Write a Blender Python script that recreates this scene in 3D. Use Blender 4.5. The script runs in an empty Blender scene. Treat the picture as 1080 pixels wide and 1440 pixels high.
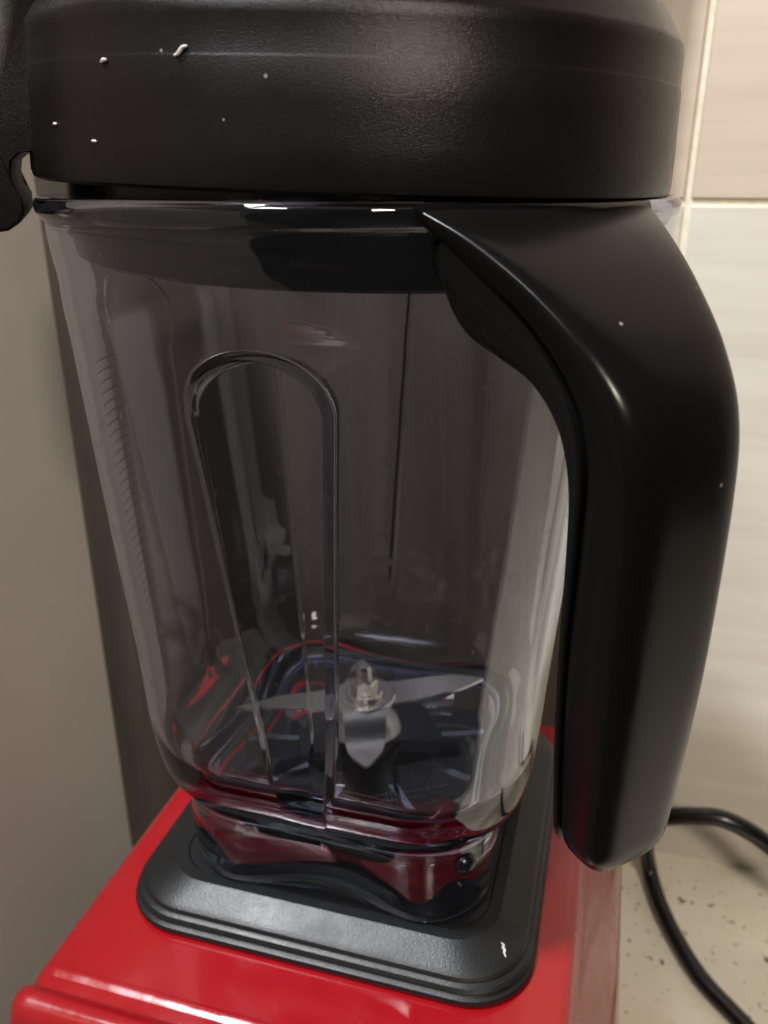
import bpy, math, random
import numpy as np
from mathutils import Vector, Matrix

sc = bpy.context.scene
R = math.radians
# ------------------------------------------------------------------ camera
PITCH, AZ = R(22.0), R(105.7)
CAM = Vector((.083, -.2675, .257))
cd = bpy.data.cameras.new('camera'); co = bpy.data.objects.new('camera', cd)
sc.collection.objects.link(co); sc.camera = co
co.location = CAM
co.rotation_euler = (R(90) - PITCH, 0, AZ - R(90))
cd.sensor_fit = 'VERTICAL'; cd.sensor_height = 36.0; cd.lens = 1165 / 1440 * 36
cd.clip_start = .01; cd.clip_end = 50
cd.dof.use_dof = True; cd.dof.focus_distance = .215; cd.dof.aperture_fstop = 16
# ------------------------------------------------------------------ world
w = bpy.data.worlds.new('World'); sc.world = w; w.use_nodes = True
w.node_tree.nodes['Background'].inputs[0].default_value = (1.0, .95, .90, 1)
w.node_tree.nodes['Background'].inputs[1].default_value = .06
# ------------------------------------------------------------------ lamps
def area(name, loc, aim, size, power, col, shape='DISK', sy=None):
    l = bpy.data.lights.new(name, 'AREA'); l.shape = shape; l.size = size
    if sy: l.size_y = sy
    l.energy = power; l.color = col
    o = bpy.data.objects.new(name, l); sc.collection.objects.link(o)
    o.location = loc
    o.rotation_euler = (Vector(aim) - Vector(loc)).to_track_quat('-Z', 'Y').to_euler()
    return o
area('ceiling_lamp', (-.50, -.46, 1.62), (0, 0, .1), .15, 50, (.95, .97, 1.0), 'RECTANGLE', .10)
area('tube_lamp', (-.42, -1.15, 1.56), (0, 0, .05), .34, 13, (.96, .97, 1.0), 'RECTANGLE', .07)
area('warm_fill_lamp', (.56, -1.22, 1.10), (0, .12, .0), .18, 17, (1.0, .88, .74))  # added warm fill from front right, brightens side panel, wall and counter
# ------------------------------------------------------------------ render look
sc.view_settings.view_transform = 'Standard'; sc.view_settings.look = 'None'
sc.view_settings.exposure = .03; sc.view_settings.gamma = 1
sc.render.engine = 'CYCLES'
cy = sc.cycles
cy.use_denoising = True; cy.max_bounces = 24; cy.transmission_bounces = 20; cy.glossy_bounces = 8
cy.transparent_max_bounces = 16; cy.diffuse_bounces = 4
cy.caustics_refractive = True; cy.caustics_reflective = True; cy.blur_glossy = .3
cy.sample_clamp_indirect = 15

# ================================================================== helpers
def link(o, parent=None):
    sc.collection.objects.link(o)
    if parent is not None: o.parent = parent
    return o
def mesh_obj(name, verts, faces, mat, parent=None, smooth=True, angle=40):
    me = bpy.data.meshes.new(name)
    me.from_pydata([tuple(map(float, v)) for v in verts], [], faces)
    me.validate(); me.update()
    me.materials.append(mat)
    o = link(bpy.data.objects.new(name, me), parent)
    if smooth:
        me.shade_smooth()
        if angle: me.set_sharp_from_angle(angle=R(angle))
    return o
def tag(o, label=None, cat=None, group=None, kind=None):
    if label: o['label'] = label
    if cat: o['category'] = cat
    if group: o['group'] = group
    if kind: o['kind'] = kind
    return o
def empty(name, loc=(0, 0, 0)):
    o = bpy.data.objects.new(name, None); o.empty_display_size = .02; o.location = loc
    return link(o)
def rings_mesh(rings, cap0=True, cap1=True, closed=False):
    """rings: list of (N,3) arrays; returns verts, faces (outward if rings run upward ccw)"""
    n = len(rings[0]); verts = np.concatenate(rings).tolist(); faces = []
    m = len(rings)
    for i in range(m if closed else m - 1):
        a = i * n; b = ((i + 1) % m) * n
        for j in range(n):
            k = (j + 1) % n
            faces.append((a + j, a + k, b + k, b + j))
    if not closed:
        if cap0:
            c = len(verts); verts.append(np.mean(rings[0], 0).tolist())
            faces += [(c, (j + 1) % n, j) for j in range(n)]
        if cap1:
            c = len(verts); verts.append(np.mean(rings[-1], 0).tolist()); a = (m - 1) * n
            faces += [(c, a + j, a + (j + 1) % n) for j in range(n)]
    return verts, faces
def rsq_radius(th, a, c):
    """radius of a rounded square (half size a, corner radius c) in direction th"""
    x = np.abs(np.cos(th)); y = np.abs(np.sin(th))
    X = np.maximum(x, y); Y = np.minimum(x, y)
    flat = a / X; q = a - c
    pd = q * (X + Y); disc = np.maximum(pd * pd - (2 * q * q - c * c), 0)
    arc = pd + np.sqrt(disc)
    return np.where(flat * Y <= q, flat, arc)
def sstep(x):
    x = np.clip(x, 0, 1); return x * x * (3 - 2 * x)
def box(name, lo, hi, mat, parent=None, bevel=0, seg=2):
    x0, y0, z0 = lo; x1, y1, z1 = hi
    v = [(x0, y0, z0), (x1, y0, z0), (x1, y1, z0), (x0, y1, z0), (x0, y0, z1), (x1, y0, z1), (x1, y1, z1), (x0, y1, z1)]
    f = [(3, 2, 1, 0), (4, 5, 6, 7), (0, 1, 5, 4), (1, 2, 6, 5), (2, 3, 7, 6), (3, 0, 4, 7)]
    o = mesh_obj(name, v, f, mat, parent, smooth=False)
    if bevel:
        b = o.modifiers.new('bevel', 'BEVEL'); b.width = bevel; b.segments = seg; b.limit_method = 'ANGLE'
        o.data.shade_smooth(); o.data.set_sharp_from_angle(angle=R(50))
    return o
def catmull(pts, n):
    P = np.array(pts, float); out = []
    P = np.vstack([2 * P[0] - P[1], P, 2 * P[-1] - P[-2]])
    m = len(P) - 3
    for i in range(n):
        t = i / (n - 1) * m; k = min(int(t), m - 1); t -= k
        p0, p1, p2, p3 = P[k:k + 4]
        out.append(.5 * (2 * p1 + (p2 - p0) * t + (2 * p0 - 5 * p1 + 4 * p2 - p3) * t * t + (3 * p1 - p0 - 3 * p2 + p3) * t ** 3))
    return np.array(out)
def tube(name, pts, rad, mat, parent=None, n=60, seg=14):
    C = catmull(pts, n); rings = []
    up = np.array([.1, .2, 1.0]); prev = None
    for i in range(n):
        d = C[min(i + 1, n - 1)] - C[max(i - 1, 0)]; d /= np.linalg.norm(d)
        if prev is None: u = np.cross(d, up)
        else: u = prev - d * (prev @ d)
        u /= np.linalg.norm(u); prev = u; v = np.cross(d, u)
        a = np.linspace(0, 2 * np.pi, seg, endpoint=False)
        rr = rad[i] if hasattr(rad, '__len__') else rad
        rings.append(C[i] + rr * (np.cos(a)[:, None] * u + np.sin(a)[:, None] * v))
    vv, ff = rings_mesh(rings)
    return mesh_obj(name, vv, ff, mat, parent)

# ================================================================== materials
def mat(name):
    m = bpy.data.materials.new(name); m.use_nodes = True
    nt = m.node_tree; return m, nt, nt.nodes['Principled BSDF']
def node(nt, t, **kw):
    n = nt.nodes.new(t)
    for k, v in kw.items(): setattr(n, k, v)
    return n
def noise(nt, scale, detail=4, rough=.5, vec=None, stretch=None):
    tc = node(nt, 'ShaderNodeTexCoord'); n = node(nt, 'ShaderNodeTexNoise')
    n.inputs['Scale'].default_value = scale; n.inputs['Detail'].default_value = detail; n.inputs['Roughness'].default_value = rough
    if stretch:
        mp = node(nt, 'ShaderNodeMapping'); mp.inputs['Scale'].default_value = stretch
        nt.links.new(tc.outputs['Object'], mp.inputs[0]); nt.links.new(mp.outputs[0], n.inputs['Vector'])
    else: nt.links.new(tc.outputs['Object'], n.inputs['Vector'])
    return n
def ramp(nt, src, stops):
    r = node(nt, 'ShaderNodeValToRGB'); el = r.color_ramp.elements
    while len(el) < len(stops): el.new(.5)
    for e, (p, c) in zip(el, stops):
        e.position = p; e.color = (*c, 1) if len(c) == 3 else c
    nt.links.new(src, r.inputs[0]); return r
def bump(nt, src, bs, strength, dist):
    b = node(nt, 'ShaderNodeBump'); b.inputs['Strength'].default_value = strength; b.inputs['Distance'].default_value = dist
    nt.links.new(src, b.inputs['Height']); nt.links.new(b.outputs[0], bs.inputs['Normal']); return b

def plastic(name, col, rough, bscale=0, bstr=.3, bdist=.0003, wear=.0, stretch=None, spec=.5, dust=0):
    m, nt, bs = mat(name)
    bs.inputs['Base Color'].default_value = (*col, 1); bs.inputs['Roughness'].default_value = rough
    bs.inputs['Specular IOR Level'].default_value = spec
    n2 = noise(nt, 35, 6, .65)
    mr = node(nt, 'ShaderNodeMapRange'); mr.inputs['To Min'].default_value = rough - .07 - wear; mr.inputs['To Max'].default_value = rough + .07 + wear
    mr.inputs['From Min'].default_value = .3; mr.inputs['From Max'].default_value = .7
    nt.links.new(n2.outputs[0], mr.inputs[0]); nt.links.new(mr.outputs[0], bs.inputs['Roughness'])
    if dust:
        tc = node(nt, 'ShaderNodeTexCoord'); vo = node(nt, 'ShaderNodeTexVoronoi'); vo.inputs['Scale'].default_value = 130
        nt.links.new(tc.outputs['Object'], vo.inputs['Vector'])
        lt = node(nt, 'ShaderNodeMath', operation='LESS_THAN'); lt.inputs[1].default_value = .055; nt.links.new(vo.outputs['Distance'], lt.inputs[0])
        sp = node(nt, 'ShaderNodeSeparateColor'); nt.links.new(vo.outputs['Color'], sp.inputs[0])
        gt = node(nt, 'ShaderNodeMath', operation='GREATER_THAN'); gt.inputs[1].default_value = .72; nt.links.new(sp.outputs[0], gt.inputs[0])
        mu = node(nt, 'ShaderNodeMath', operation='MULTIPLY'); nt.links.new(lt.outputs[0], mu.inputs[0]); nt.links.new(gt.outputs[0], mu.inputs[1])
        mxd = node(nt, 'ShaderNodeMixRGB'); mxd.inputs[1].default_value = (*col, 1); mxd.inputs[2].default_value = (.16, .15, .14, 1)
        nt.links.new(mu.outputs[0], mxd.inputs[0]); nt.links.new(mxd.outputs[0], bs.inputs['Base Color'])
    if bscale:
        n = noise(nt, bscale, 3, .6, stretch=stretch); bump(nt, n.outputs[0], bs, bstr, bdist)
    return m
M = {}
M['lid'] = plastic('black_textured_plastic', (.0060, .0048, .0047), .28, 2100, .30, .0003, stretch=(1, 1, 1.8), spec=.22, dust=1)
M['grip'] = plastic('black_soft_grip', (.003, .0028, .0028), .22, 1500, .06, .0001, spec=.11, dust=1)
M['core'] = plastic('black_core_plastic', (.003, .003, .003), .25, spec=.22)
M['rubber'] = plastic('black_rubber', (.0065, .0068, .0072), .37, 1300, .35, .0003, spec=.28)
M['cord'] = plastic('black_cord_vinyl', (.006, .005, .005), .25)
M['socket'] = plastic('dark_drive_plastic', (.003, .004, .007), .22, spec=.35)

m, nt, bs = mat('red_gloss_plastic'); M['red'] = m
bs.inputs['Base Color'].default_value = (.29, .010, .015, 1); bs.inputs['Roughness'].default_value = .16
bs.inputs['Coat Weight'].default_value = .3; bs.inputs['Coat Roughness'].default_value = .05
n = noise(nt, 60, 5, .6); r_ = ramp(nt, n.outputs[0], [(.3, (.08, .08, .08)), (.75, (.36, .36, .36))]); nt.links.new(r_.outputs[0], bs.inputs['Roughness'])
n6 = noise(nt, 900, 2, .5); r6 = ramp(nt, n6.outputs[0], [(.74, (.205, .004, .007)), (.80, (.26, .06, .055))]); nt.links.new(r6.outputs[0], bs.inputs['Base Color'])
n7 = noise(nt, 160, 2, .5); bump(nt, n7.outputs[0], bs, .04, .001)

m, nt, bs = mat('clear_jar_plastic'); M['clear'] = m
nt.nodes.remove(bs)
g = node(nt, 'ShaderNodeBsdfGlass'); g.inputs['IOR'].default_value = 1.5; g.inputs['Roughness'].default_value = .0
g.inputs['Color'].default_value = (.965, .965, .975, 1)
out = nt.nodes['Material Output']; nt.links.new(g.outputs[0], out.inputs['Surface'])
va = node(nt, 'ShaderNodeVolumeAbsorption'); va.inputs['Color'].default_value = (.42, .49, .66, 1); va.inputs['Density'].default_value = 85
nt.links.new(va.outputs[0], out.inputs['Volume'])
n = noise(nt, 14, 3, .5); b_ = node(nt, 'ShaderNodeBump'); b_.inputs['Strength'].default_value = .05; b_.inputs['Distance'].default_value = .004
nt.links.new(n.outputs[0], b_.inputs['Height']); nt.links.new(b_.outputs[0], g.inputs['Normal'])
n = noise(nt, 25, 5, .6); r_ = ramp(nt, n.outputs[0], [(.5, (0.0, 0, 0)), (.8, (.03, .03, .03))])
n5 = noise(nt, 170, 2, .5); r5 = ramp(nt, n5.outputs[0], [(.69, (0, 0, 0)), (.73, (.22, .22, .22))])
ad = node(nt, 'ShaderNodeMath', operation='ADD'); nt.links.new(r_.outputs[0], ad.inputs[0]); nt.links.new(r5.outputs[0], ad.inputs[1])
nt.links.new(ad.outputs[0], g.inputs['Roughness'])

m, nt, bs = mat('brushed_steel'); M['steel'] = m
bs.inputs['Base Color'].default_value = (.74, .72, .68, 1); bs.inputs['Metallic'].default_value = 1; bs.inputs['Roughness'].default_value = .27
n = noise(nt, 300, 3, .6, stretch=(1, 6, 1)); bump(nt, n.outputs[0], bs, .15, .0003)

for key, c0, c1 in (('tile', (.46, .425, .36), (.56, .525, .455)), ('tile_warm_lit', (.42, .345, .275), (.51, .43, .35))):  # second entry: warm light on the upper row, put into the tile colour
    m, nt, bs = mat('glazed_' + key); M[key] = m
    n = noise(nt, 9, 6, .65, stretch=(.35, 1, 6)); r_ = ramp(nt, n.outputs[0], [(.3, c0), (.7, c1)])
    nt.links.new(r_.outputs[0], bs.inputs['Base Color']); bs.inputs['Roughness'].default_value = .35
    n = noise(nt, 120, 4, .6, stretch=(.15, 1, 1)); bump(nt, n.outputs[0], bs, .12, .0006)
m, nt, bs = mat('grout'); M['grout'] = m
n = noise(nt, 200, 4); r_ = ramp(nt, n.outputs[0], [(.3, (.54, .49, .38)), (.7, (.66, .60, .48))])
nt.links.new(r_.outputs[0], bs.inputs['Base Color']); bs.inputs['Roughness'].default_value = .9

m, nt, bs = mat('speckled_stone_counter'); M['counter'] = m
n1 = noise(nt, 7, 5, .6); r1 = ramp(nt, n1.outputs[0], [(.3, (.60, .54, .42)), (.7, (.76, .71, .59))])
n2 = noise(nt, 95, 2, .5); r2 = ramp(nt, n2.outputs[0], [(.655, (1, 1, 1)), (.70, (.20, .15, .10))])
n3 = noise(nt, 230, 2, .5); r3 = ramp(nt, n3.outputs[0], [(.66, (1, 1, 1)), (.72, (.45, .38, .28))])
mx = node(nt, 'ShaderNodeMixRGB', blend_type='MULTIPLY'); mx.inputs[0].default_value = 1
nt.links.new(r1.outputs[0], mx.inputs[1]); nt.links.new(r2.outputs[0], mx.inputs[2])
mx2 = node(nt, 'ShaderNodeMixRGB', blend_type='MULTIPLY'); mx2.inputs[0].default_value = 1
nt.links.new(mx.outputs[0], mx2.inputs[1]); nt.links.new(r3.outputs[0], mx2.inputs[2])
nt.links.new(mx2.outputs[0], bs.inputs['Base Color']); bs.inputs['Roughness'].default_value = .32

m, nt, bs = mat('satin_beige_panel'); M['panel'] = m
n = noise(nt, 5, 4, .6); r_ = ramp(nt, n.outputs[0], [(.3, (.52, .495, .455)), (.7, (.58, .555, .51))])
nt.links.new(r_.outputs[0], bs.inputs['Base Color']); bs.inputs['Roughness'].default_value = .42
n = noise(nt, 250, 3, .6); bump(nt, n.outputs[0], bs, .15, .0004)
m, nt, bs = mat('dark_brown_board'); M['brown'] = m
n = noise(nt, 12, 6, .65, stretch=(4, 4, .4)); r_ = ramp(nt, n.outputs[0], [(.3, (.033, .024, .016)), (.7, (.056, .041, .029))])
nt.links.new(r_.outputs[0], bs.inputs['Base Color']); bs.inputs['Roughness'].default_value = .6
m, nt, bs = mat('pale_crumb'); M['crumb'] = m
n = noise(nt, 900, 2); r_ = ramp(nt, n.outputs[0], [(.3, (.34, .32, .30)), (.7, (.58, .56, .53))])
nt.links.new(r_.outputs[0], bs.inputs['Base Color']); bs.inputs['Roughness'].default_value = .6
m, nt, bs = mat('violet_grey_print'); M['print'] = m
n = noise(nt, 400, 2); r_ = ramp(nt, n.outputs[0], [(.3, (.05, .045, .06)), (.7, (.09, .08, .10))])
nt.links.new(r_.outputs[0], bs.inputs['Base Color']); bs.inputs['Roughness'].default_value = .7
m, nt, bs = mat('moulded_lettering'); M['etch'] = m
n = noise(nt, 400, 2); r_ = ramp(nt, n.outputs[0], [(.3, (.10, .10, .11)), (.7, (.16, .16, .18))])
nt.links.new(r_.outputs[0], bs.inputs['Base Color']); bs.inputs['Roughness'].default_value = .4

# ================================================================== setting
ZC, YW = -.20, .2375
po = [(-.119, -.185), (1.3, -.185), (1.3, YW + .0012), (.0785, YW + .0012), (.0785, .2040), (-.119, .2040)]
vv = [(x, y, ZC - .04) for x, y in po] + [(x, y, ZC) for x, y in po]
c = mesh_obj('countertop', vv, [tuple(range(5, -1, -1)), tuple(range(6, 12))] + [(k, (k + 1) % 6, 6 + (k + 1) % 6, 6 + k) for k in range(6)], M['counter'], smooth=False)
tag(c, 'beige speckled stone countertop under the blender', 'countertop', kind='structure')
wl = box('tile_wall', (-.9, YW + .0014, -.9), (1.3, YW + .06, 1.2), M['grout'])
tag(wl, 'cream tiled wall behind the blender', 'wall', kind='structure')
GX, GZ, TW, TH, G = .1115, .2446, .30, .60, .0018
tile_me = None
for i in range(-3, 4):
    for j in (-1, 0, 1):
        x0 = GX + i * TW; z0 = GZ + j * TH
        if z0 + TH > 1.2: z1 = 1.2
        else: z1 = z0 + TH
        if tile_me is None:
            t = box('tile', (-TW / 2 + G, 0, -TH / 2 + G), (TW / 2 - G, .008, TH / 2 - G), M['tile'], wl, bevel=.0006)
            tile_me = t.data
        else:
            t = link(bpy.data.objects.new('tile', tile_me), wl)
            b = t.modifiers.new('bevel', 'BEVEL'); b.width = .0006; b.segments = 2; b.limit_method = 'ANGLE'
        t.location = (x0 + TW / 2, YW, z0 + TH / 2)
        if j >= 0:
            t.material_slots[0].link = 'OBJECT'; t.material_slots[0].material = M['tile_warm_lit']
p = box('side_panel', (-.26, -.62, -.9), (-.20, .11, .40), M['panel'], bevel=.004, seg=3)
tag(p, 'smooth grey beige upright panel left of the blender, seen at an angle', 'panel')
p = box('back_board', (-.55, .205, -.9), (.078, .225, .9), M['brown'], bevel=.002)
tag(p, 'dark brown upright board behind the clear jar', 'board')

# ================================================================== blender base
def rrect_ring(hx, y0, y1, c, z, n=24):
    pts = []
    for cx, cyy, a0 in ((hx - c, y1 - c, 0), (-hx + c, y1 - c, 90), (-hx + c, y0 + c, 180), (hx - c, y0 + c, 270)):
        for k in range(n):
            a = R(a0 + 90 * k / (n - 1)); pts.append((cx + c * math.cos(a), cyy + c * math.sin(a), z))
    return np.array(pts)
base = empty('blender_motor_unit', (0, 0, ZC))
tag(base, 'glossy red blender motor base standing on the counter', 'blender base')
def to_base(o):
    o.parent = base; o.location = (0, 0, -ZC); return o
prof = []
for z_, hx_ in ((-.188, .1195), (-.15, .1180), (-.11, .1155), (-.08, .1130), (-.062, .1112), (-.052, .1092), (-.040, .1050), (-.028, .1005), (-.016, .0958), (-.009, .0930), (-.006, .0915)):   # bottom to top, flared sides
    t = 1 + z_ / .188; prof.append((hx_, -.150 + .0345 * t, .130 - .036 * t, .03 - .012 * t, z_))
for a in (20, 40, 60, 75, 90):
    s_, c_ = math.sin(R(a)), math.cos(R(a)); q = .006
    prof.append((.0915 - q * (1 - c_), -.1155 + q * (1 - c_), .094 - q * (1 - c_), .018 - q * (1 - c_), -q + q * s_))
rings = [rrect_ring(*p_) for p_ in prof]
vv, ff = rings_mesh(rings)
hs = to_base(mesh_obj('housing', vv, ff, M['red'], angle=35))
# raised lip that frames the control panel in front
xs = np.linspace(-1, 1, 60)
lip = [(-.0965, .0012), (-.0985, .0016), (-.1005, -.0006), (-.1035, -.0012), (-.1062, .0022), (-.1085, .0046), (-.1120, .0052), (-.1150, .0036), (-.1175, -.002), (-.1185, -.012), (-.1185, -.05), (-.10, -.05), (-.0965, -.02)]
rings = []
for x in xs:
    e = max(0, (abs(x) - .93) / .07); dz = -.010 * e ** 2.4
    rings.append(np.array([(x * .0922, y_ + .004 * e * e, z_ + (dz if z_ > -.03 else 0)) for y_, z_ in lip][::-1]))
vv, ff = rings_mesh(rings)
to_base(mesh_obj('front_lip', vv, ff, M['red'], angle=60))
rings = [rrect_ring(.1205, -.152, .137, .03, ZC + z_) for z_ in (.001, .013)]
vv, ff = rings_mesh(rings); to_base(mesh_obj('foot_skirt', vv, ff, M['red'], angle=35))

# ================================================================== rubber pad
NT = 160
TH_ = np.linspace(0, 2 * np.pi, NT, endpoint=False)
def sq_ring(a, c, z, th=TH_, cx=0, cy_=0):
    r = rsq_radius(th, a, min(c, a)); return np.stack([cx + r * np.cos(th), cy_ + r * np.sin(th), np.full_like(th, z)], 1)
PZ = .0145
padp = [(.0735, .0006), (.0765, .0008), (.0772, .0018), (.0768, .0032), (.0757, .0038), (.0752, .0042), (.0757, .0047), (.0760, .0056), (.0752, .0068), (.0742, .0072), (.0737, .0076), (.0738, .0082), (.0732, .0092), (.0722, .0099), (.0714, .0103), (.0645, .0141), (.0636, PZ), (.0595, PZ), (.0588, PZ - .0006), (.054, PZ - .0006)]
rings = [sq_ring(a, .024 - (.0765 - a) * .5, z, cy_=.003) for a, z in padp]
vv, ff = rings_mesh(rings)
pad = mesh_obj('centering_pad', vv, ff, M['rubber'], angle=17)
tag(pad, 'square black rubber pad between the clear jar and the red base', 'pad')

# ================================================================== jar
jar = empty('blender_jar', (0, 0, PZ))
tag(jar, 'clear plastic blender jar with black handle and steel blades', 'jar')
def to_jar(o):
    o.parent = jar; o.location = (0, 0, -PZ); return o
NJ = 720
zk = np.array([.0535, .056, .061, .070, .081, .107, .15, .19, .213, .219, .224, .230, .236, .242, .2455, .2465, .2475, .250, .2515])
ak = np.array([.0640, .0662, .0682, .0697, .0708, .0722, .0757, .0787, .0806, .0818, .0850, .0895, .0925, .0938, .0940, .0950, .0962, .0966, .0960])
ck = np.array([.035, .036, .038, .039, .040, .042, .046, .050, .053, .056, .066, .082, .090, .093, .094, .095, .0962, .0966, .0960])
_zz = np.linspace(.0535, .2515, 793); _k = np.exp(-.5 * (np.arange(-24, 25) * .00025 / .0018) ** 2); _k /= _k.sum()
def smooth_prof(v):
    raw = np.interp(_zz, zk, v); sm = np.convolve(np.pad(raw, 24, mode='edge'), _k, 'valid')
    bl = sstep((_zz - .0545) / .004) * (1 - sstep((_zz - .232) / .006)); return raw + (sm - raw) * bl
AS, CS = smooth_prof(ak), smooth_prof(ck)
def wall_a(z): return float(np.interp(z, _zz, AS))
def wall_c(z): return float(np.interp(z, _zz, CS))
def edges(z, wa=0):
    t = min(max((.2150 - z) / (.215 - .06), 0), 1)
    return -.0045 + .0045 * t, .0198 - .0120 * t ** .9 + wa      # centre and half width of the moulded groove
FACES = ((-90, 1, 0), (0, 1, 0), (90, -1, .017), (180, -1, .005))   # azimuth, mirror, shift of the groove on each face
def thetas(a, z, wa=0):
    uc, wd = edges(z, wa); out = []
    for azk, sg, sh in FACES:
        e0, e1 = sorted((sg * (uc - wd - sh), sg * (uc + wd - sh))) if sg > 0 else sorted((sh - (uc + wd), sh - (uc - wd)))
        kn = [-a, e0 - .0007, e0 + .0026, e1 - .0026, e1 + .0007, a]
        cnt = [34, 26, 60, 26, 34]
        u = np.concatenate([np.linspace(kn[q], kn[q + 1], cnt[q], endpoint=False) for q in range(5)])
        out.append(R(azk) + np.arctan(u / a))
    return np.concatenate(out)
def baffle(u, z, wa=0, main=True):
    uc, wd = edges(z, wa); zt = (.2150 if main else .2300) + wa; zc = zt - wd * .85
    arch = wd - np.hypot(u - uc, (z - zc) / .85) if z > zc else wd - (u - uc)
    arch = np.maximum(arch, 0)
    left = u - (uc - wd)
    t = min(max((zt - z) / .155, 0), 1)
    dep = .0095 if main else .0022
    d = dep * sstep(arch / .0021) * np.clip(left / (1.15 * wd), 0, 1) ** .8
    return d * float(sstep(np.array((z - .056) / .038)))
def jar_ring(a, c, z, off=0, foot=False, baf=True):
    wa = .0026 if off else 0; a2 = a - off; c2 = min(max(min(c, a) - off, .004), a2)
    if z >= .0535: th = thetas(a2, z, wa)
    else: th = thetas(.064, .0535)
    r = rsq_radius(th, a2, c2); x = r * np.cos(th); y = r * np.sin(th)
    if baf or foot:
        for azk, sg, sh in FACES:
            nx, ny = round(math.cos(R(azk))), round(math.sin(R(azk))); tx, ty = -ny, nx
            u = x * tx + y * ty; nn = x * nx + y * ny
            on = nn > np.abs(u) * .95
            d = np.zeros_like(u)
            if baf: d = baffle(u if sg > 0 else sh - u, z, wa, azk == -90)
            if foot:
                d = d + .0050 * np.cos(np.clip(u / .044, -1, 1) * math.pi / 2) ** 2 * sstep((.0515 - z) / .010)
            d = np.where(on, d, 0)
            x = x - nx * d; y = y - ny * d
    return np.stack([x, y, np.full_like(x, z)], 1)
rings = []
WALL = .0030
# underside of floor (centre -> out), inside of skirt (up -> down), bottom lip, skirt outside, body outside, rim, body inside, floor
for a in (.004, .02, .035, .048): rings.append(jar_ring(a, a * .6, .0445, baf=False))
for z, a in ((.0440, .0545), (.042, .0566), (.036, .0566), (.030, .0562), (.024, .0556), (.018, .0550), (.0160, .0550)):
    rings.append(jar_ring(a, .027, z, foot=True, baf=False))
for z, a in ((.0149, .0556), (.0147, .0568), (.0150, .0581), (.0165, .0588), (.020, .0592), (.026, .0596), (.032, .0600), (.038, .0604), (.044, .0608), (.048, .0612), (.0505, .0614), (.0518, .0620), (.0527, .0630)):
    rings.append(jar_ring(a, .028 + .006 * (z - .0147) / .038, z, foot=True, baf=False))
zs = np.concatenate([np.linspace(.0535, .075, 14), np.linspace(.077, .19, 64), np.linspace(.191, .2195, 64), np.linspace(.2205, .2515, 26)])
for z in zs: rings.append(jar_ring(wall_a(z), wall_c(z), z))
rings.append(jar_ring(.0950, .0950, .2522, baf=False)); rings.append(jar_ring(.0938, .0938, .2520, baf=False))
for z in zs[::-1]:
    if z < .0775 or z > .2505: continue
    a = min(wall_a(z), .0945)
    rings.append(jar_ring(a, min(wall_c(z), a), z, off=WALL))
for ph in np.linspace(4, 88, 22):                          # fillet between wall and floor
    z = .0508 + .0262 * (1 - math.sin(R(ph))); zi = max(z, .0535)
    rings.append(jar_ring(wall_a(max(zi, .062)), wall_c(zi), z, off=WALL + .0205 * (1 - math.cos(R(ph)))))
for a in (.040, .030, .020, .004): rings.append(jar_ring(a, a * .6, .0505, baf=False))
vv, ff = rings_mesh(rings)
body = to_jar(mesh_obj('jar_body', vv, ff, M['clear'], angle=None))

# drive socket and ribs below the floor
a64 = np.linspace(0, 2 * np.pi, 64, endpoint=False)
def circ(r, z, a=a64, cx=0, cyy=0): return np.stack([cx + r * np.cos(a), cyy + r * np.sin(a), np.full_like(a, z)], 1)
vv, ff = rings_mesh([circ(r, z) for r, z in ((.024, .0155), (.026, .0165), (.0265, .030), (.028, .0335), (.0300, .0345), (.0305, .0430), (.030, .0438))])
ds = to_jar(mesh_obj('drive_socket', vv, ff, M['socket'], angle=35))
for k in range(10):
    a = R(18 + 36 * k); d = np.array([math.cos(a), math.sin(a), 0]); s_ = np.array([-d[1], d[0], 0]) * .0016
    r0, r1 = .0315, .0505 - .002 * (k % 2)
    pts = []
    for rr in (r0, r1):
        for zz in (.033, .0435):
            for sg in (-1, 1): pts.append(d * rr + s_ * sg + np.array([0, 0, zz]))
    fc = [(0, 1, 3, 2), (4, 6, 7, 5), (0, 4, 5, 1), (2, 3, 7, 6), (0, 2, 6, 4), (1, 5, 7, 3)]
    o = mesh_obj('floor_rib', pts, fc, M['clear'], jar, smooth=False); o.location = (0, 0, -PZ)
# round peg inside the front corner of the foot
a32 = np.linspace(0, 2 * np.pi, 32, endpoint=False)
def ball(name, cen, rad, mt, par):
    rg = []
    for k in range(1, 16):
        ph = math.pi * k / 16; rg.append(circ(rad * math.sin(ph), -rad * math.cos(ph), a32) + np.array(cen))
    vv, ff = rings_mesh(rg); return mesh_obj(name, vv, ff, mt, par)
to_jar(ball('foot_peg', (.0500, -.0500, .0400), .0046, M['socket'], jar))

# ---- blades
ba = to_jar(mesh_obj('blade_assembly', *rings_mesh([circ(r, z) for r, z in ((.014, .0506), (.0145, .052), (.0125, .057), (.0105, .060), (.0100, .0625), (.0098, .0640))]), M['steel'], angle=35))
def sub(o): o.parent = ba; return o
hexa = np.linspace(0, 2 * np.pi, 6, endpoint=False) + .3
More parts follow.
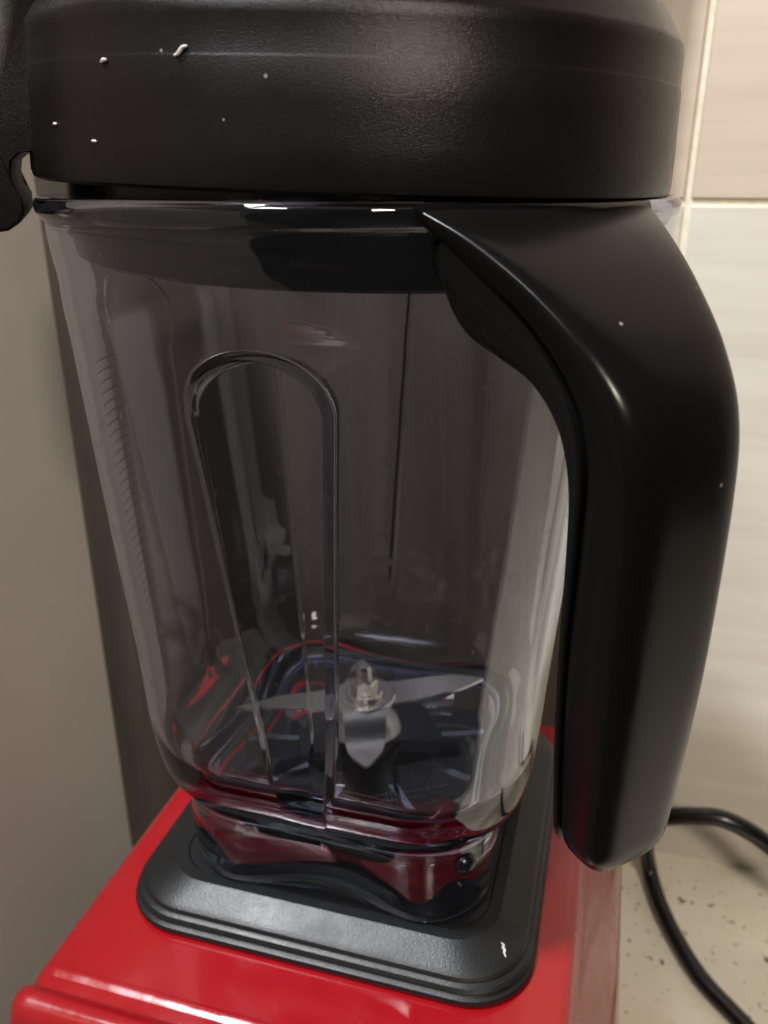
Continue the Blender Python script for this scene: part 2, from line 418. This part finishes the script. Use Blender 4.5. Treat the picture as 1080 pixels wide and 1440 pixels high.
# hub plate + nut
sub(mesh_obj('hub_disc', *rings_mesh([circ(r, z) for r, z in ((.0115, .0641), (.0122, .0646), (.0122, .0658), (.0115, .0664))]), M['steel'], angle=35))
sub(mesh_obj('washer', *rings_mesh([circ(r, z) for r, z in ((.0070, .0665), (.0073, .0668), (.0073, .0676), (.0068, .0680))]), M['steel'], angle=35))
sub(mesh_obj('nut', *rings_mesh([circ(r, z, hexa) for r, z in ((.0050, .0681), (.0054, .0686), (.0054, .0722), (.0046, .0730))]), M['steel'], angle=30))
sub(mesh_obj('bolt_tip', *rings_mesh([circ(r, z) for r, z in ((.0034, .0731), (.0034, .0768), (.0030, .0785), (.0019, .0793))]), M['steel'], angle=35))
def blade(ang, length, wroot, wtip, rise, skew, twist):
    d = np.array([math.cos(ang), math.sin(ang)]); s_ = np.array([-d[1], d[0]])
    top, bot = [], []
    st = np.linspace(.004, 1, 14)
    L_, R_ = [], []
    for t in st:
        rad = length * t
        wd = wroot + (wtip - wroot) * t
        if t > .75: wd *= max(.12, 1 - ((t - .75) / .25) ** 1.5 * .9)
        z = .0653 + rise * sstep(np.array((t - .28) / .45))
        cen = d * rad + s_ * skew * t * t
        tw = twist * sstep(np.array((t - .25) / .3))
        L_.append((*(cen - s_ * wd), z - wd * tw)); R_.append((*(cen + s_ * wd), z + wd * tw))
    verts = []; n_ = len(st)
    for zz in (.0006, -.0006):
        for q in L_: verts.append((q[0], q[1], q[2] + zz))
        for q in R_: verts.append((q[0], q[1], q[2] + zz))
    faces = []
    A, B, C_, D_ = 0, n_, 2 * n_, 3 * n_
    for i in range(n_ - 1):
        faces += [(A + i, A + i + 1, B + i + 1, B + i), (C_ + i, D_ + i, D_ + i + 1, C_ + i + 1), (A + i, C_ + i, C_ + i + 1, A + i + 1), (B + i, B + i + 1, D_ + i + 1, D_ + i)]
    faces += [(A, B, D_, C_), (A + n_ - 1, C_ + n_ - 1, D_ + n_ - 1, B + n_ - 1)]
    return mesh_obj('blade', verts, faces, M['steel'], ba, angle=30)
blade(R(27), .050, .0088, .0036, .0012, 0, .06)
blade(R(-72), .038, .0095, .0060, -.0040, 0, .10)
blade(R(207), .050, .0088, .0036, .0012, 0, .06)
blade(R(108), .037, .0088, .0045, -.0065, 0, .15)

# ---- moulded note on the floor (unreadably small in the photograph): short strokes in rows
rnd = random.Random(4); vs, fs = [], []
def quad3(o_, ux, uy, w_, h_, t_=.0002):
    b0 = len(vs); n_ = np.cross(ux, uy)
    for zz in (0, t_):
        for p_, q_ in ((0, 0), (1, 0), (1, 1), (0, 1)): vs.append(o_ + ux * p_ * w_ + uy * q_ * h_ + n_ * zz)
    fs.extend([tuple(b0 + k for k in f_) for f_ in ((3, 2, 1, 0), (4, 5, 6, 7), (0, 1, 5, 4), (1, 2, 6, 5), (2, 3, 7, 6), (3, 0, 4, 7))])
ux = np.array([math.cos(R(30)), math.sin(R(30)), 0]); uy = np.array([-ux[1], ux[0], 0])
for row in range(2):
    x = 0
    while x < .026 - .004 * row:
        ww = rnd.uniform(.0005, .0011)
        if rnd.random() < .82: quad3(np.array([.0165, -.0395, .0509]) + ux * x - uy * (.0034 * row) , ux, uy, ww * .35, rnd.uniform(.0010, .0016)); 
        if rnd.random() < .6: quad3(np.array([.0165, -.0395, .0509]) + ux * x - uy * (.0034 * row - rnd.choice([0, .0007, .0013])), ux, uy, ww, .0003)
        x += ww + .0006
mk = mesh_obj('moulded_note', vs, fs, M['etch'], jar, smooth=False); mk.location = (0, 0, -PZ)
# ---- graduation marks on the left side
vs, fs = [], []
for k in range(26):
    z = .118 + k * .0034; long_ = k % 5 == 0
    a, c_ = np.interp(z, zk, ak), np.interp(z, zk, ck)
    t0, t1 = R(-161 if long_ else -159), R(-149)
    tt = np.linspace(t0, t1, 7); rr = rsq_radius(tt, a, c_) + .00015
    b0 = len(vs)
    for t_, r_2 in zip(tt, rr):
        for dz_ in (-.00022, .00022): vs.append((r_2 * math.cos(t_), r_2 * math.sin(t_), z + dz_))
    for i in range(6): fs.append((b0 + 2 * i, b0 + 2 * i + 2, b0 + 2 * i + 3, b0 + 2 * i + 1))
gm = mesh_obj('graduation_marks', vs, fs, M['print'], jar); gm.location = (0, 0, -PZ)

# ---- handle: two lofted shells in the corner plane (azimuth -45 degrees)
E_ = np.array([math.cos(R(-45)), math.sin(R(-45)), 0]); T_ = np.array([-E_[1], E_[0], 0])
ST = np.array([  # outer r,z   inner r,z   half width outer, inner, conform, seam, squareness
    (.0945, .2517, .0910, .2175, .0345, .0190, 1.0, .88, 8.0),
    (.1060, .2452, .0985, .2155, .0290, .0178, .70, .74, 7.0),
    (.1190, .2362, .1080, .2125, .0240, .0166, .32, .60, 5.0),
    (.1315, .2255, .1155, .2055, .0205, .0155, .10, .42, 3.8),
    (.1400, .2130, .1195, .1950, .0185, .0148, 0, .26, 3.4),
    (.1432, .1950, .1208, .1810, .0174, .0143, 0, .14, 3.5),
    (.1435, .1570, .1210, .1520, .0164, .0136, 0, .08, 4.0),
    (.1430, .1300, .1217, .1270, .0151, .0128, 0, .06, 3.8),
    (.1420, .1075, .1226, .1055, .0137, .0116, 0, .06, 3.6)])
def handle_loft(name, core, shrink, mt):
    S = catmull(ST, 110); rings = []
    n_ = 72; ang = np.linspace(0, 2 * np.pi, n_, endpoint=False)
    ca, sa = np.cos(ang), np.sin(ang)
    def ring(row, k=1.0, dz=0):
        ro, zo, ri, zi, bo, bi, cf, seam, nexp = row
        if core: nexp = 3.2
        px = np.sign(ca) * np.abs(ca) ** (2 / nexp); py = np.sign(sa) * np.abs(sa) ** (2 / nexp)
        t0, t1 = (0, seam + .08) if core else (seam, 1)
        tt = t0 + (t1 - t0) * (.5 + .5 * px)             # 0 inner .. 1 outer
        mid = .5 * (t0 + t1); tt = mid + (tt - mid) * k
        r = ri + (ro - ri) * tt; z = zi + (zo - zi) * tt + dz
        b = (bi + (bo - bi) * tt - shrink) * k; u = py * b
        r = r - cf * (.0955 - np.sqrt(np.maximum(.0955 ** 2 - u * u, 0)))
        return r[:, None] * E_ + u[:, None] * T_ + z[:, None] * np.array([0, 0, 1])
    for row in S: rings.append(ring(row))
    for a in (15, 30, 45, 60, 72, 82): rings.append(ring(S[-1], 1 - .42 * (1 - math.cos(R(a))) * 1.0, -.0085 * math.sin(R(a))))
    vv, ff = rings_mesh(rings[::-1])
    return mesh_obj(name, vv, ff, mt, jar, angle=None)
to_jar(handle_loft('handle_grip', False, 0, M['grip']))
to_jar(handle_loft('handle_core', True, .0004, M['core']))

# ================================================================== lid
lid = empty('jar_lid', (0, 0, .2548))
tag(lid, 'black textured plastic lid sitting slightly askew on the clear jar', 'lid')
lid.rotation_euler = (math.atan(.0113), math.atan(.034), 0)
NL = 200; TL = np.linspace(0, 2 * np.pi, NL, endpoint=False)
def sup(a, z, n=2.3, rot=-1.436):
    r = a / (np.abs(np.cos(TL)) ** n + np.abs(np.sin(TL)) ** n) ** (1 / n)
    return np.stack([r * np.cos(TL + rot), r * np.sin(TL + rot), np.full_like(TL, z)], 1)
lp = [(.0790, .0020), (.0880, .0002), (.0905, .0002), (.0918, .0010), (.0922, .0026), (.0920, .010), (.0915, .018), (.0911, .0262), (.09095, .0266), (.0908, .0270), (.0905, .034), (.0903, .0362), (.0897, .0372), (.0884, .0392), (.0845, .0460), (.0800, .0530), (.0770, .0560), (.0730, .0575), (.040, .060)]
cap = mesh_obj('cap', *rings_mesh([sup(a, z) for a, z in lp]), M['lid'], lid, angle=28)
pl = [(.060, -.0205), (.0840, -.0205), (.0858, -.0195), (.0866, -.0170), (.0868, -.0150), (.0880, -.0140), (.0882, -.0120), (.0872, -.0110), (.0876, -.0080), (.0888, -.0070), (.0888, -.0050), (.0876, -.0040), (.0876, .0030), (.07, .0030)]
plug = mesh_obj('plug', *rings_mesh([circ(r, z, TL) for r, z in pl]), M['core'], lid, angle=35)
# latch: hooked tab hanging over the rim at the left
AL = R(-146); er = np.array([math.cos(AL), math.sin(AL)]); et = np.array([-er[1], er[0]])
pf = [(.0880, .0500), (.0880, .0080), (.0925, .0070), (.0965, .0065), (.0990, .0045), (.0996, .0015), (.0992, -.0020), (.0975, -.0045), (.0975, -.0085), (.0990, -.0105), (.1020, -.0125), (.1120, -.0140), (.1180, -.0125), (.1215, -.0080), (.1215, .0300), (.1170, .0420), (.1060, .0500), (.0960, .0540)]
rings = []
for u, k in ((-.0220, .90), (-.0212, .97), (-.0200, 1), (.0200, 1), (.0212, .97), (.0220, .90)):
    cx = np.mean([p_[0] for p_ in pf]); cz = np.mean([p_[1] for p_ in pf])
    rings.append(np.array([(*(er * (cx + (r_ - cx) * k) + et * u), cz + (z_ - cz) * (1 - (1 - k) * .4)) for r_, z_ in pf]))
latch = mesh_obj('latch', *rings_mesh(rings), M['lid'], lid, angle=35)
pq = [(.1045, .0300), (.1040, .0260), (.1040, -.0040), (.1055, -.0080), (.1090, -.0098), (.1150, -.0098), (.1185, -.0070), (.1190, .0250), (.1160, .0330), (.1090, .0340)]
rings = [np.array([(*(er * (.1115 + (r_ - .1115) * k) + et * u), .012 + (z_ - .012) * k) for r_, z_ in pq]) for u, k in ((.0215, 1), (.0226, 1), (.0231, .96))]
mesh_obj('latch_panel', *rings_mesh(rings), M['lid'], latch, angle=35)

# ================================================================== cord
cp = [(.30, .02, ZC + .006), (.235, .060, ZC + .006), (.192, .107, ZC + .006), (.1690, .134, ZC + .006), (.1515, .172, ZC + .006), (.1420, .205, ZC + .009), (.1365, .205, -.165), (.1360, .185, -.128), (.1430, .172, -.112), (.1570, .168, -.1045), (.1750, .166, -.1015), (.2000, .165, -.1130), (.235, .165, -.145), (.29, .16, -.185), (.36, .15, ZC + .006)]
cord = tube('power_cord', cp, .0054, M['cord'], n=160)
tag(cord, 'black power cord looping over the counter right of the red base', 'cord')

# ================================================================== crumbs
def crumb(name, path, rad, label, par=None):
    rr = [rad * (.35 + .9 * math.sin(math.pi * (i + .5) / 10)) for i in range(10)]
    o = tube(name, path, rr, M['crumb'], n=10, seg=7); tag(o, label, 'crumb', 'crumbs on the black plastic'); return o
F_h = np.array([math.cos(AZ), math.sin(AZ), 0]); R_h = np.array([math.sin(AZ), -math.cos(AZ), 0])
FF = F_h * math.cos(PITCH) - np.array([0, 0, 1]) * math.sin(PITCH); UU = F_h * math.sin(PITCH) + np.array([0, 0, 1]) * math.cos(PITCH)
# crumbs are set on the lid wall by azimuth and height
bpy.context.view_layer.update()
def lid_pt(az, z, out=.0003):
    a = R(az); n = 2.3; t = a + 1.436
    prof_a = np.interp(z, [.0026, .0262, .0352], [.0922, .0911, .0899])
    r = prof_a / (abs(math.cos(t)) ** n + abs(math.sin(t)) ** n) ** (1 / n) + out
    return np.array(lid.matrix_world @ Vector((r * math.cos(a), r * math.sin(a), z)))
crumb('crumb', [lid_pt(-97.6, .0262), lid_pt(-97.0, .0266), lid_pt(-96.4, .0277), lid_pt(-95.7, .0280)], .00034, 'curled white crumb near the top of the black lid wall')
crumb('crumb', [lid_pt(-109.5, .0252), lid_pt(-109, .0256), lid_pt(-108.4, .0257)], .00036, 'short oval white crumb left of the curled crumb on the lid')
crumb('crumb', [lid_pt(-121.5, .0130), lid_pt(-121, .0131), lid_pt(-120.5, .0130)], .00028, 'tiny pale fleck at the far left of the black lid wall')
crumb('crumb', [lid_pt(-112.2, .0096), lid_pt(-111.7, .0096), lid_pt(-111.2, .0095)], .00024, 'faint fleck low on the left of the black lid wall')
def pad_pt(x, y):
    hit, loc, nrm, idx = pad.ray_cast(Vector((x, y, .1)), Vector((0, 0, -1)))
    return np.array(loc) + np.array([0, 0, .0003])
FX, FY = .0666, -.0566
crumb('crumb', [pad_pt(FX + a, FY + b) for a, b in ((-.0013, .0014), (-.0002, .0010), (-.0006, .0002), (.0003, -.0004), (.0001, -.0012), (.0009, -.0024))], .00038, 'white flake on the front right corner of the black rubber pad')
